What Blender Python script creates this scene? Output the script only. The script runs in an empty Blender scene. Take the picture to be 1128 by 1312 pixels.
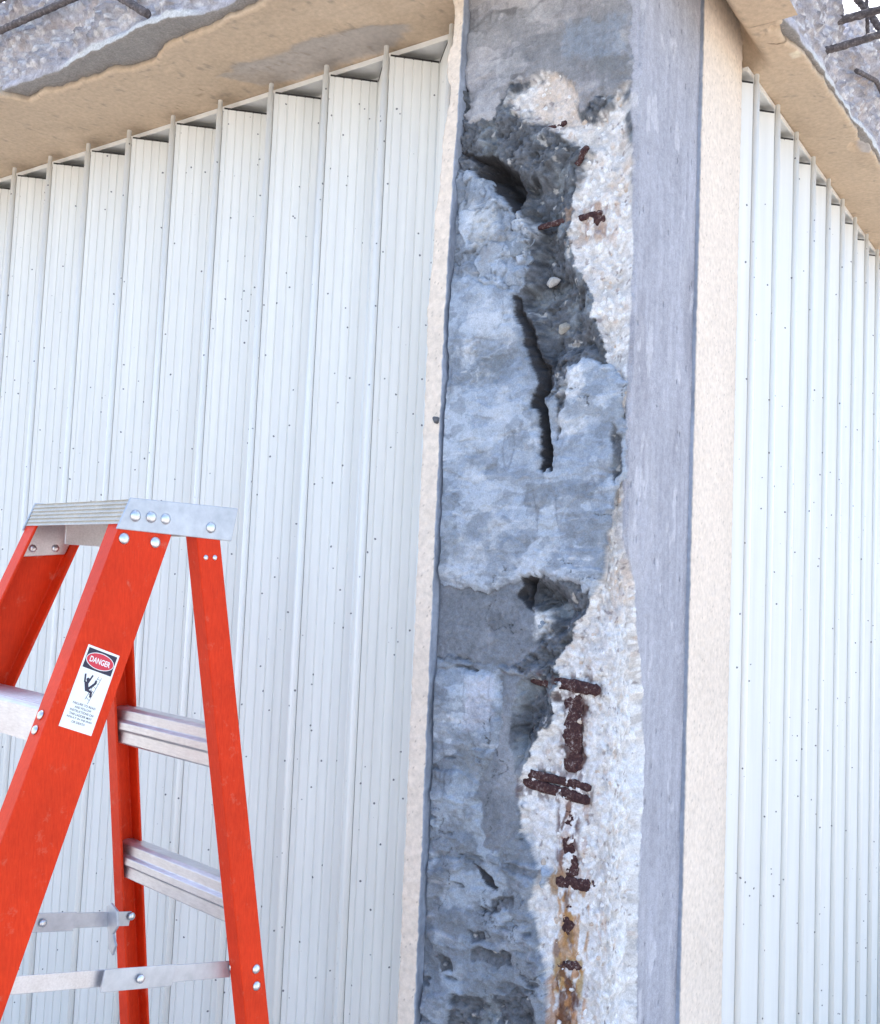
import bpy, bmesh, math, random
import numpy as np
from mathutils import Vector, Matrix

S = bpy.context.scene
COL = S.collection
ZC = 1.63                                   # eye height

# ------------------------------------------------------------------ camera
cd = bpy.data.cameras.new('camera')
cam = bpy.data.objects.new('camera', cd)
COL.objects.link(cam)
cd.sensor_fit = 'VERTICAL'
cd.sensor_height = 36.0
cd.sensor_width = 36.0
cd.lens = 35.80
cd.clip_start = 0.02
cd.clip_end = 1000.0
cam.matrix_world = Matrix(((0.828184, 0.005331, 0.560430, 0.6210),
                           (0.558826, -0.084063, -0.825013, -1.5275),
                           (0.042713, 0.996446, -0.072598, ZC),
                           (0, 0, 0, 1)))
S.camera = cam

# ------------------------------------------------------------------ world, sun, exposure
SUN_AZ = math.atan2(-0.55, 0.83)            # behind the building: towards -X +Y
SUN_EL = math.radians(52)
w = bpy.data.worlds.new('World')
S.world = w
w.use_nodes = True
nt = w.node_tree
bg = nt.nodes['Background']
sky = nt.nodes.new('ShaderNodeTexSky')
sky.sky_type = 'NISHITA'
sky.sun_disc = False
sky.sun_elevation = SUN_EL
sky.sun_rotation = SUN_AZ
sky.air_density = 1.0
sky.dust_density = 3.0
sky.ozone_density = 1.0
nt.links.new(sky.outputs[0], bg.inputs[0])
bg.inputs[1].default_value = 0.15
sd = bpy.data.lights.new('sun', 'SUN')
sd.energy = 3.2
sd.angle = math.radians(0.53)
sd.color = (1.0, 0.94, 0.86)
sun = bpy.data.objects.new('sun', sd)
COL.objects.link(sun)
sdir = Vector((math.sin(SUN_AZ) * math.cos(SUN_EL), math.cos(SUN_AZ) * math.cos(SUN_EL), math.sin(SUN_EL)))
sun.rotation_euler = sdir.to_track_quat('Z', 'Y').to_euler()
sun.location = (-3, 5, 9)
S.view_settings.view_transform = 'Standard'
S.view_settings.look = 'None'
S.view_settings.gamma = 1.0
S.view_settings.use_curve_mapping = False
S.view_settings.exposure = 1.95
S.render.engine = 'CYCLES'
S.cycles.use_denoising = True
S.cycles.max_bounces = 6
S.cycles.diffuse_bounces = 4
S.cycles.adaptive_threshold = 0.02

# ------------------------------------------------------------------ helpers
def tag(o, label, cat, group=None):
    o['label'] = label
    o['category'] = cat
    if group:
        o['group'] = group
    return o

def empty(name, loc=(0, 0, 0), rz=0.0):
    o = bpy.data.objects.new(name, None)
    o.empty_display_size = 0.1
    o.location = loc
    o.rotation_euler = (0, 0, rz)
    COL.objects.link(o)
    return o

def link(name, me, material, parent=None):
    o = bpy.data.objects.new(name, me)
    if material and not me.materials:
        me.materials.append(material)
    COL.objects.link(o)
    if parent:
        o.parent = parent
    return o

def obj_bm(name, bm, material, parent=None, smooth=False, bevel=0.0, seg=2):
    bmesh.ops.recalc_face_normals(bm, faces=bm.faces[:])
    me = bpy.data.meshes.new(name)
    bm.to_mesh(me)
    bm.free()
    if smooth:
        me.polygons.foreach_set('use_smooth', [True] * len(me.polygons))
    o = link(name, me, material, parent)
    if bevel > 0:
        m = o.modifiers.new('bevel', 'BEVEL')
        m.width = bevel
        m.segments = seg
        m.limit_method = 'ANGLE'
        m.angle_limit = math.radians(35)
        m.harden_normals = False
    return o

def hexa(bm, p):
    """eight corners: bottom four (ccw), top four"""
    v = [bm.verts.new(q) for q in p]
    for f in ((0, 3, 2, 1), (4, 5, 6, 7), (0, 1, 5, 4), (1, 2, 6, 5), (2, 3, 7, 6), (3, 0, 4, 7)):
        bm.faces.new([v[i] for i in f])

def box(bm, x0, x1, y0, y1, z0, z1):
    hexa(bm, [(x0, y0, z0), (x1, y0, z0), (x1, y1, z0), (x0, y1, z0),
              (x0, y0, z1), (x1, y0, z1), (x1, y1, z1), (x0, y1, z1)])

def loft(bm, rings, closed=True, caps=True):
    """join rings of equal length into a tube"""
    vs = [[bm.verts.new(p) for p in r] for r in rings]
    n = len(vs[0])
    for a, b in zip(vs, vs[1:]):
        for i in range(n if closed else n - 1):
            j = (i + 1) % n
            bm.faces.new((a[i], a[j], b[j], b[i]))
    if caps and closed:
        bm.faces.new(vs[0][::-1])
        bm.faces.new(vs[-1])
    return vs

def tube(bm, pts, r, seg=10, jit=0.0, rng=None):
    pts = [Vector(p) for p in pts]
    rings = []
    up = None
    for i, p in enumerate(pts):
        t = (pts[min(i + 1, len(pts) - 1)] - pts[max(i - 1, 0)]).normalized()
        if up is None:
            up = Vector((0, 0, 1)) if abs(t.z) < .9 else Vector((1, 0, 0))
        a = t.cross(up).normalized()
        b = a.cross(t).normalized()
        up = b
        rr = r[i] if isinstance(r, (list, tuple)) else r
        ring = []
        for k in range(seg):
            an = 2 * math.pi * k / seg
            q = rr * (1 + (rng.uniform(-jit, jit) if rng else 0))
            ring.append(p + a * math.cos(an) * q + b * math.sin(an) * q)
        rings.append(ring)
    loft(bm, rings)

# numpy noise ---------------------------------------------------------------
def hsh(i, j, seed):
    i = i.astype(np.int64); j = j.astype(np.int64)
    n = (i * 374761393 + j * 668265263 + seed * 1442695041) & 0xffffffff
    n = ((n ^ (n >> 13)) * 1274126177) & 0xffffffff
    n = ((n ^ (n >> 15)) * 2246822519) & 0xffffffff
    return ((n ^ (n >> 16)) & 0xffffffff) / 4294967295.0

def vnoise(x, y, seed):
    i = np.floor(x); j = np.floor(y)
    fx = x - i; fy = y - j
    fx = fx * fx * fx * (fx * (fx * 6 - 15) + 10); fy = fy * fy * fy * (fy * (fy * 6 - 15) + 10)
    a = hsh(i, j, seed); b = hsh(i + 1, j, seed); c = hsh(i, j + 1, seed); d = hsh(i + 1, j + 1, seed)
    return (a + (b - a) * fx) * (1 - fy) + (c + (d - c) * fx) * fy

def fbm(x, y, octv, seed, gain=.5):
    """about -1..1"""
    t = 0; amp = 1; s = 0; c, sn = math.cos(.6), math.sin(.6)
    for o in range(octv):
        t = t + amp * (vnoise(x, y, seed + o * 17) * 2 - 1)
        s += amp; amp *= gain
        x, y = (x * c - y * sn) * 2.03 + 7.1, (x * sn + y * c) * 2.03 + 3.7
    return t / s * 1.5

def worley(x, y, seed):
    i = np.floor(x); j = np.floor(y)
    f1 = np.full(x.shape, 9.); f2 = np.full(x.shape, 9.); cid = np.zeros(x.shape)
    for di in (-1, 0, 1):
        for dj in (-1, 0, 1):
            ci = i + di; cj = j + dj
            px = ci + hsh(ci, cj, seed); py = cj + hsh(ci, cj, seed + 5)
            d = np.hypot(px - x, py - y)
            near = d < f1
            f2 = np.where(near, f1, np.minimum(f2, d))
            cid = np.where(near, hsh(ci, cj, seed + 9), cid)
            f1 = np.where(near, d, f1)
    return f1, f2, cid

def sdpoly(x, y, poly):
    """signed distance to a polygon, positive inside"""
    d2 = np.full(x.shape, 1e9); ins = np.zeros(x.shape, bool)
    n = len(poly)
    for k in range(n):
        ax, ay = poly[k]; bx, by = poly[(k + 1) % n]
        ex, ey = bx - ax, by - ay
        t = np.clip(((x - ax) * ex + (y - ay) * ey) / (ex * ex + ey * ey + 1e-12), 0, 1)
        d2 = np.minimum(d2, (x - ax - t * ex) ** 2 + (y - ay - t * ey) ** 2)
        if ay != by:
            c = ((ay > y) != (by > y)) & (x < ex * (y - ay) / (by - ay) + ax)
            ins ^= c
    d = np.sqrt(d2)
    return np.where(ins, d, -d)

def sstep(a, b, x):
    t = np.clip((x - a) / (b - a), 0, 1)
    return t * t * (3 - 2 * t)

def mix3(c, new, m):
    return c * (1 - m[..., None]) + np.asarray(new) * m[..., None]

def grid_mesh(name, P, C, keep=None, flip=False, smooth=True):
    """P (n,m,3) grid of points, C (n,m,3) colours, keep (n-1,m-1) cells to build"""
    n, m = P.shape[:2]
    idx = np.arange(n * m).reshape(n, m)
    q = np.stack([idx[:-1, :-1], idx[1:, :-1], idx[1:, 1:], idx[:-1, 1:]], -1)
    if flip:
        q = q[..., ::-1]
    q = q.reshape(-1, 4) if keep is None else q[keep]
    used = np.zeros(n * m, bool); used[q.ravel()] = True
    remap = np.cumsum(used) - 1
    q = remap[q]
    V = P.reshape(-1, 3)[used]; CC = C.reshape(-1, 3)[used]
    me = bpy.data.meshes.new(name)
    me.vertices.add(len(V)); me.vertices.foreach_set('co', V.astype(np.float32).ravel())
    me.loops.add(q.size); me.loops.foreach_set('vertex_index', q.astype(np.int32).ravel())
    me.polygons.add(len(q)); me.polygons.foreach_set('loop_start', np.arange(0, q.size, 4, dtype=np.int32))
    me.polygons.foreach_set('use_smooth', np.full(len(q), smooth))
    at = me.color_attributes.new('Col', 'FLOAT_COLOR', 'POINT')
    at.data.foreach_set('color', np.concatenate([CC, np.ones((len(CC), 1))], 1).astype(np.float32).ravel())
    me.update(calc_edges=True)
    me.validate()
    return me

# ------------------------------------------------------------------ materials
class NT:
    def __init__(s, name):
        s.m = bpy.data.materials.new(name); s.m.use_nodes = True
        s.t = s.m.node_tree; s.b = s.t.nodes['Principled BSDF']
    def n(s, kind, **kw):
        nd = s.t.nodes.new(kind)
        for k, v in kw.items():
            if k in nd.inputs.keys() and not hasattr(nd, k): nd.inputs[k].default_value = v
            elif hasattr(nd, k): setattr(nd, k, v)
            else: nd.inputs[k.replace('_', ' ')].default_value = v
        return nd
    def l(s, a, b): s.t.links.new(a, b)
    def noise(s, scale, detail=4, rough=.55, vec=None, dist=0):
        nd = s.n('ShaderNodeTexNoise'); nd.inputs['Scale'].default_value = scale
        nd.inputs['Detail'].default_value = detail; nd.inputs['Roughness'].default_value = rough
        nd.inputs['Distortion'].default_value = dist
        s.l(vec if vec is not None else s.pos(), nd.inputs['Vector'])
        return nd.outputs['Fac']
    def pos(s, scale=None):
        g = s.n('ShaderNodeNewGeometry').outputs['Position']
        if scale is None: return g
        mp = s.n('ShaderNodeVectorMath', operation='MULTIPLY'); s.l(g, mp.inputs[0]); mp.inputs[1].default_value = scale
        return mp.outputs[0]
    def ramp(s, fac, stops):
        r = s.n('ShaderNodeValToRGB'); e = r.color_ramp.elements
        while len(e) < len(stops): e.new(.5)
        for el, (p, c) in zip(e, stops):
            el.position = p; el.color = (*c, 1) if len(c) == 3 else c
        s.l(fac, r.inputs[0]); return r.outputs[0]
    def math(s, op, a, b=None, clamp=False):
        nd = s.n('ShaderNodeMath', operation=op); nd.use_clamp = clamp
        for i, v in enumerate((a, b)):
            if v is None: continue
            if isinstance(v, (int, float)): nd.inputs[i].default_value = v
            else: s.l(v, nd.inputs[i])
        return nd.outputs[0]
    def mix(s, fac, a, b, mode='MIX'):
        nd = s.n('ShaderNodeMix', data_type='RGBA', blend_type=mode)
        for i, v in ((0, fac), (6, a), (7, b)):
            if isinstance(v, (int, float)): nd.inputs[i].default_value = v
            elif isinstance(v, tuple): nd.inputs[i].default_value = (*v, 1) if len(v) == 3 else v
            else: s.l(v, nd.inputs[i])
        return nd.outputs[2]
    def bump(s, h, strength=.3, dist=.01, prev=None):
        nd = s.n('ShaderNodeBump'); nd.inputs['Strength'].default_value = strength
        nd.inputs['Distance'].default_value = dist; s.l(h, nd.inputs['Height'])
        if prev is not None: s.l(prev, nd.inputs['Normal'])
        return nd.outputs[0]
    def out(s, col, rough=.8, normal=None, metal=0., spec=.5):
        b = s.b
        if isinstance(col, tuple): b.inputs['Base Color'].default_value = (*col, 1)
        else: s.l(col, b.inputs['Base Color'])
        if isinstance(rough, (int, float)): b.inputs['Roughness'].default_value = rough
        else: s.l(rough, b.inputs['Roughness'])
        b.inputs['Metallic'].default_value = metal
        b.inputs['Specular IOR Level'].default_value = spec
        if normal is not None: s.l(normal, b.inputs['Normal'])
        return s.m

def mat_attr(name, fine=700, bstr=.5, bd=.0015, rough=.9, var=.35):
    k = NT(name)
    a = k.n('ShaderNodeAttribute', attribute_name='Col').outputs['Color']
    n1 = k.noise(fine, 5, .65)
    n2 = k.noise(90, 4, .6)
    v = k.ramp(n1, [(.25, (1 - var,) * 3), (.75, (1 + var * .6,) * 3)])
    v2 = k.ramp(n2, [(.3, (.86, .86, .86)), (.7, (1.1, 1.1, 1.1))])
    c = k.mix(1.0, k.mix(1.0, a, v, 'MULTIPLY'), v2, 'MULTIPLY')
    return k.out(c, rough, k.bump(n1, bstr, bd), spec=.3)

M = {}
M['concrete'] = mat_attr('weathered concrete', 420, .6, .0018, .92, .3)
M['slabedge'] = mat_attr('broken concrete', 260, .8, .003, .95, .35)
M['stucco'] = mat_attr('painted sand stucco', 520, .28, .0014, .9, .07)

k = NT('white shutter enamel')
vo = k.n('ShaderNodeTexVoronoi', feature='F1'); vo.inputs['Scale'].default_value = 37
wob = k.n('ShaderNodeVectorMath', operation='ADD')
k.l(k.pos(), wob.inputs[0])
nzv = k.n('ShaderNodeTexNoise'); nzv.inputs['Scale'].default_value = 160
k.l(k.pos(), nzv.inputs['Vector'])
sc = k.n('ShaderNodeVectorMath', operation='SCALE'); sc.inputs['Scale'].default_value = .003
k.l(nzv.outputs['Color'], sc.inputs[0]); k.l(sc.outputs[0], wob.inputs[1])
k.l(wob.outputs[0], vo.inputs['Vector'])
speck = k.ramp(vo.outputs['Distance'], [(.055, (1, 1, 1)), (.09, (0, 0, 0))])
streak = k.noise(1, 4, .6, k.pos((55, 55, 1.6)))
grime = k.ramp(streak, [(.35, (.745, .745, .72)), (.7, (.82, .82, .79))])
base = k.mix(speck, grime, (.13, .13, .15))
M['shutter'] = k.out(base, .42, k.bump(k.noise(35, 3), .06, .004), spec=.45)

k = NT('black seal'); M['gap_shade'] = k.out((.03, .028, .03), .7)  # near-black that stands for the shaded gap above the blades
k = NT('shutter track aluminium')
M['track'] = k.out(k.ramp(k.noise(30, 5), [(.3, (.70, .70, .67)), (.7, (.80, .80, .78))]), .5)

k = NT('orange fibreglass')
n1 = k.noise(1, 5, .7, k.pos((500, 500, 60)))
n2 = k.noise(14, 4)
c = k.mix(k.ramp(n1, [(.3, (0, 0, 0)), (.8, (1, 1, 1))]), (.60, .027, .005), (.76, .050, .010))
scr = k.ramp(k.noise(1, 6, .75, k.pos((160, 160, 12))), [(.70, (0, 0, 0)), (.78, (.5, .5, .5))])
c = k.mix(scr, c, (.75, .22, .14))
mo = k.noise(9, 6, .7); c = k.mix(1.0, c, k.ramp(mo, [(.3, (.84, .84, .84)), (.7, (1.1, 1.12, 1.15))]), 'MULTIPLY')
du_ = k.ramp(k.noise(38, 8, .75), [(.58, (0, 0, 0)), (.72, (.5, .5, .5))]); c = k.mix(du_, c, (.62, .22, .15))
M['orange'] = k.out(c, k.math('MULTIPLY_ADD', n2, .2), k.bump(n1, .12, .0008), spec=.16)
M['orange'].node_tree.nodes['Principled BSDF'].inputs['Roughness'].default_value = .45
for lk in list(M['orange'].node_tree.links):
    if lk.to_socket.name == 'Roughness': M['orange'].node_tree.links.remove(lk)

def metal(name, lo, hi, rough, stretch=(20, 400, 400), mt=.85):
    k = NT(name)
    n = k.noise(1, 5, .65, k.pos(stretch)); n2 = k.noise(22, 5, .6)
    f = k.math('ADD', k.math('MULTIPLY', n, .5), k.math('MULTIPLY', n2, .5))
    r = k.math('ADD', k.math('MULTIPLY', n2, .25), rough - .1)
    return k.out(k.ramp(f, [(.35, lo), (.65, hi)]), r, k.bump(n, .08, .0006), mt)
M['alu'] = metal('brushed aluminium', (.50, .50, .53), (.70, .70, .73), .42)
M['zinc'] = metal('galvanised steel', (.40, .43, .48), (.58, .61, .66), .45, (60, 60, 60), .7)
M['rivet'] = metal('rivet steel', (.55, .57, .60), (.75, .77, .80), .28, (90, 90, 90), .9)
k = NT('oxidised aluminium')
M['alu_old'] = k.out(k.ramp(k.noise(60, 5), [(.3, (.42, .40, .36)), (.7, (.62, .59, .53))]), .5, metal=.5) if False else metal('oxidised aluminium cap', (.46, .44, .40), (.66, .63, .57), .48, (300, 300, 300), .55)

k = NT('rusted steel')
n = k.math('ADD', k.math('MULTIPLY', k.noise(220, 6, .7), .6), k.math('MULTIPLY', k.noise(60, 5, .7), .4)); n2 = k.noise(45, 4)
c = k.ramp(n, [(.28, (.020, .012, .014)), (.46, (.045, .020, .022)), (.55, (.085, .042, .038)), (.64, (.34, .31, .31))])
M['rust'] = k.out(c, .9, k.bump(n, .6, .003), 0, .3)
k = NT('dusty rebar')
n = k.noise(120, 6, .7)
c = k.ramp(n, [(.3, (.04, .036, .04)), (.55, (.13, .11, .11)), (.75, (.32, .30, .30))])
M['rebar'] = k.out(c, .85, k.bump(n, .8, .003), 0, .3)

k = NT('label white'); M['paper'] = k.out((.82, .86, .85), .35)
k = NT('label navy'); M['ink'] = k.out((.018, .016, .045), .4)
k = NT('label red'); M['red'] = k.out((.62, .03, .06), .4)

k = NT('paved ground')
n = k.noise(1.2, 8, .6); n2 = k.noise(60, 5)
c = k.mix(.35, k.ramp(n, [(.3, (.27, .25, .22)), (.7, (.40, .37, .33))]), k.ramp(n2, [(.3, (.22, .21, .19)), (.7, (.45, .42, .38))]))
M['ground'] = k.out(c, .95, k.bump(n2, .4, .01))
k = NT('plain wall render')
n = k.noise(40, 5); M['wall'] = k.out(k.ramp(n, [(.3, (.30, .29, .27)), (.7, (.38, .37, .35))]), .95, k.bump(n, .3, .01))

# ------------------------------------------------------------------ ground
bm = bmesh.new()
g = 150
bmesh.ops.create_grid(bm, x_segments=8, y_segments=8, size=g)
o = obj_bm('ground', bm, M['ground'])
o['kind'] = 'structure'

# ------------------------------------------------------------------ slab with stucco soffit and broken edges
SOF = ZC + 1.070
slab = empty('roof_slab', (0, 0, SOF))
tag(slab, 'overhanging concrete roof slab with tan stucco underside, broken edge and bare rebar', 'roof slab')
slab['kind'] = 'thing'
slab_parts = []
def under(o):
    """keep world placement while parenting to the slab empty"""
    o.parent = slab
    o.location = Vector(o.location) - Vector((0, 0, SOF))
    return o
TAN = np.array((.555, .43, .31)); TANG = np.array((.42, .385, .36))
def cove(x, y):
    return .085 * sstep(.055, -.005, x + .0204) * sstep(.475, .40, y) * sstep(-.20, -.12, y)
# left soffit strip: x runs along the wall, t from the wall out to the edge
def edge_left(x):
    kx = [-6, -2.2, -1.51, -1.475, -1.40, -1.30, -1.18, -1.06, -1.005, -.88, -.73, -.3, .2]
    ky = [-.24, -.235, -.257, -.204, -.212, -.199, -.192, -.177, -.204, -.205, -.228, -.23, -.23]
    return np.interp(x, kx, ky) + .009 * fbm(x * 22, x * 0 + 3, 5, 4)
xs = np.concatenate([np.arange(-5.8, -2.2, .05), np.arange(-2.2, .125, .004)])
ts = np.concatenate([np.linspace(0, .9, 56), np.linspace(.915, 1, 14)])
X, T = np.meshgrid(xs, ts, indexing='ij')
YE = edge_left(X)
Y = .30 + (YE - .30) * T
warp = .012 * fbm(X * 9, Y * 9, 3, 51)
Zs = SOF + .0016 * fbm(X * 6, Y * 6, 3, 8) + .0008 * fbm(X * 60, Y * 60, 3, 9)
dE = Y - YE
Zs = Zs + cove(X, Y) * (X > -.06)
Zs = Zs + np.where(dE < .006, (.006 - dE) * .6, 0)
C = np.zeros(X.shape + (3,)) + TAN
C = C * (1 + .05 * fbm(X * 5, Y * 8, 4, 12))[..., None]
gp = sdpoly(X + warp, Y + warp, [(-1.0, -.06), (-.94, -.085), (-.84, -.07), (-.72, -.085), (-.60, -.07), (-.52, -.03), (-.55, .02), (-.61, .025), (-.70, .02), (-.76, .035), (-.86, .02), (-.95, .01)])
C = mix3(C, TANG * 1.0, sstep(-.006, .008, gp + .010 * fbm(X * 25, Y * 25, 3, 14)) * .8)
Zs = Zs + .003 * sstep(-.003, .003, gp)
crack = np.abs(fbm(X * 3.2, Y * 5, 4, 31))
C = mix3(C, (.25, .19, .13), sstep(.012, .0, crack) * sstep(.1, .5, fbm(X * 2, Y * 2, 2, 77)) * .7)
C = mix3(C, (.40, .31, .22), sstep(.35, .9, fbm(X * 4, Y * 9, 5, 33)) * .35)
C = mix3(C, (.66, .53, .40), sstep(.4, .9, fbm(X * 7, Y * 7, 5, 34)) * .3)
C = mix3(C, (.30, .25, .20), sstep(.78, .95, fbm(X * 55, Y * 55, 3, 35)) * .6)
P = np.stack([X, Y, Zs], -1)
# lip turned up at the broken edge
lip = P[:, -1:, :].copy(); lip2 = lip.copy(); lip[..., 2] += .012; lip[..., 1] += .003; lip2[..., 2] += .03; lip2[..., 1] += .02
P = np.concatenate([P, lip, lip2], 1)
CL = np.zeros((len(xs), 2, 3)) + (.36, .31, .26)
C = np.concatenate([C, CL], 1)
o = under(link('stucco_soffit', grid_mesh('stucco_soffit', P, C, flip=True), M['stucco']))
# right soffit strip: y runs along the wall
def edge_right(y):
    ky = [-.24, .22, .285, .31, .33, .345, .40, .46, .59, .70, .83, .90, .96, 1.2, 1.8, 6]
    kx = [.085, .083, .088, .092, .084, .080, .080, .096, .102, .107, .114, .104, .121, .122, .12, .12]
    return np.interp(y, ky, kx) + .004 * fbm(y * 40, y * 0 + 9, 3, 6)
ys = np.concatenate([np.arange(.301, 2.6, .004), np.arange(2.6, 5.8, .05)])
Yr, T = np.meshgrid(ys, ts, indexing='ij')
XE = edge_right(Yr)
Xr = -.40 + (XE + .40) * T
Zr = SOF + .0016 * fbm(Xr * 6, Yr * 6, 3, 8) + .0008 * fbm(Xr * 60, Yr * 60, 3, 9)
dE = XE - Xr
Zr = Zr + cove(Xr, Yr) * (Xr > -.06)
Zr = Zr + np.where(dE < .006, (.006 - dE) * .6, 0)
# scooped chips along the edge
for cy, cx, r in ((.92, .105, .035), (.33, .075, .02)):
    d = np.hypot(Yr - cy, (Xr - cx) * 1.2) + .006 * fbm(Xr * 60, Yr * 60, 3, 5)
    Zr = Zr + .012 * sstep(r, r * .6, d)
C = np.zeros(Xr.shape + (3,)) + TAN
C = C * (1 + .05 * fbm(Xr * 5, Yr * 8, 4, 12))[..., None]
d = np.hypot(Yr - .94, (Xr - .113) * 1.2) + .008 * fbm(Xr * 60, Yr * 60, 3, 5)
C = mix3(C, (.5, .46, .44), sstep(.028, .018, d))
d = np.hypot(Yr - .44, (Xr - .082) * 1.5) + .006 * fbm(Xr * 60, Yr * 60, 3, 5)
C = mix3(C, (.70, .62, .48), sstep(.018, .012, d))
crack = np.abs(Yr - .375 - .4 * (Xr - .06) - .008 * fbm(Xr * 30, Yr * 30, 3, 3))
C = mix3(C, (.16, .11, .07), sstep(.0035, .001, crack) * sstep(.045, .055, Xr))
C = mix3(C, (.40, .31, .22), sstep(.35, .9, fbm(Xr * 9, Yr * 4, 5, 33)) * .35)
C = mix3(C, (.30, .25, .20), sstep(.78, .95, fbm(Xr * 55, Yr * 55, 3, 35)) * .6)
P = np.stack([Xr, Yr, Zr], -1)
lip = P[:, -1:, :].copy(); lip2 = lip.copy(); lip[..., 2] += .012; lip[..., 0] -= .003; lip2[..., 2] += .03; lip2[..., 0] -= .02
P = np.concatenate([P, lip, lip2], 1)
C = np.concatenate([C, np.zeros((len(ys), 2, 3)) + (.36, .31, .26)], 1)
under(link('stucco_soffit', grid_mesh('stucco_soffit', P, C), M['stucco']))

# broken slab edge: a rough face that starts under the slab and climbs to a ragged top
def slab_edge(name, s_vals, base, axis_out, axis_len, inner, top_f, seed, rimw):
    rows = np.concatenate([np.linspace(0, 1, 16)[:-1], np.linspace(1, 2, 84)[:-1], np.linspace(2, 3, 14)])
    Sg, R = np.meshgrid(s_vals, rows, indexing='ij')
    top = top_f(Sg)
    # path: underside (0..1) from inner to face, face (1..2) up, top (2..3) back inwards
    r1 = np.clip(R, 0, 1); r2 = np.clip(R - 1, 0, 1); r3 = np.clip(R - 2, 0, 1)
    ledge = .007 * fbm(Sg * 16, R * 0, 4, seed + 3)
    outw = inner + (base(Sg) + ledge - inner) * r1 - .10 * r3 - .020 * r2 * r2
    hz = .014 + top * r2 + .01 * r3
    f1, f2, cid = worley(Sg * 70 + .25 * fbm(Sg * 30, hz * 30, 2, seed), hz * 70, seed)
    big = fbm(Sg * 14, hz * 16, 4, seed + 1)
    fine = fbm(Sg * 90, hz * 90, 4, seed + 2)
    amp = sstep(0.02, .16, r2) * (1 - r3 * .5)
    outw = outw - amp * (.012 + .022 * big + .006 * fine - .006 * sstep(.5, .1, f1))
    hz = hz + (1 - amp) * .002 * fine + amp * .004 * fbm(Sg * 60, hz * 50, 3, seed + 8)
    hz = hz + .018 * r3 * fbm(Sg * 20, R * 3, 3, seed + 4)
    C = np.zeros(Sg.shape + (3,)) + (.47, .44, .455)
    C = C * (1 + .22 * big + .25 * fine)[..., None]
    C = mix3(C, (.74, .72, .72), sstep(.55, .75, cid) * sstep(.55, .3, f1) * .8 * amp)
    C = mix3(C, (.22, .20, .205), sstep(.3, .0, cid) * sstep(.55, .25, f1) * .55 * amp)
    C = mix3(C, (.52, .42, .36), sstep(.55, .8, fbm(Sg * 9, hz * 9, 3, seed + 6)) * .5 * amp)
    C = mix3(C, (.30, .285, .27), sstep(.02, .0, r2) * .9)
    rim = sstep(.0, .01, r2) * sstep(.075, .05, r2 + .02 * fbm(Sg * 12, R * 0, 3, seed + 7))
    C = mix3(C, (.66, .66, .64), rim * .9 * rimw(Sg))  # pale rim: sky light on the edge put into the colour
    P = np.zeros(Sg.shape + (3,))
    P[..., axis_out[0]] = outw * axis_out[1]
    P[..., axis_len] = Sg
    P[..., 2] = SOF + hz
    return P, C
sx = np.concatenate([np.arange(-5.8, -2.1, .04), np.arange(-2.1, .125, .0045)])
P, C = slab_edge('e', sx, lambda s: np.interp(s, [-2, -1.45, -1.3, -1.02, -.93, -.86, -.73], [.250, .246, .243, .264, .262, .238, .236]), (1, -1), 0, .12, lambda s: .245 + .03 * fbm(s * 7, s * 0, 3, 71), 100, lambda s: sstep(-1.33, -1.25, s) * sstep(-.84, -.90, s))
under(link('broken_edge', grid_mesh('broken_edge', P, C, flip=False), M['slabedge']))
sy = np.concatenate([np.arange(-.255, 2.4, .0045), np.arange(2.4, 5.8, .04)])
def topr(s):
    return np.interp(s, [.2, .66, .70, .74, .82, .88, .96, 1.3, 3], [.35, .33, .29, .235, .22, .27, .35, .32, .28]) + .02 * fbm(s * 12, s * 0, 4, 72)
P, C = slab_edge('e', sy, lambda s: np.interp(s, [.2, .42, .48, .7, .95, 2], [.092, .099, .110, .112, .122, .124]), (0, 1), 1, .03, topr, 200, lambda s: sstep(.42, .5, s))
under(link('broken_edge', grid_mesh('broken_edge', P, C, flip=True), M['slabedge']))
bm = bmesh.new()
box(bm, -5.8, .035, -.165, 5.8, SOF + .10, SOF + .19)
under(obj_bm('slab_core', bm, M['wall']))
bm = bmesh.new()
box(bm, -5.8, -.30, .30, 5.8, 0.0, SOF + .02)
under(obj_bm('rear_light_block', bm, M['wall']))  # unseen solid box added to keep light out behind the shutters
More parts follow.
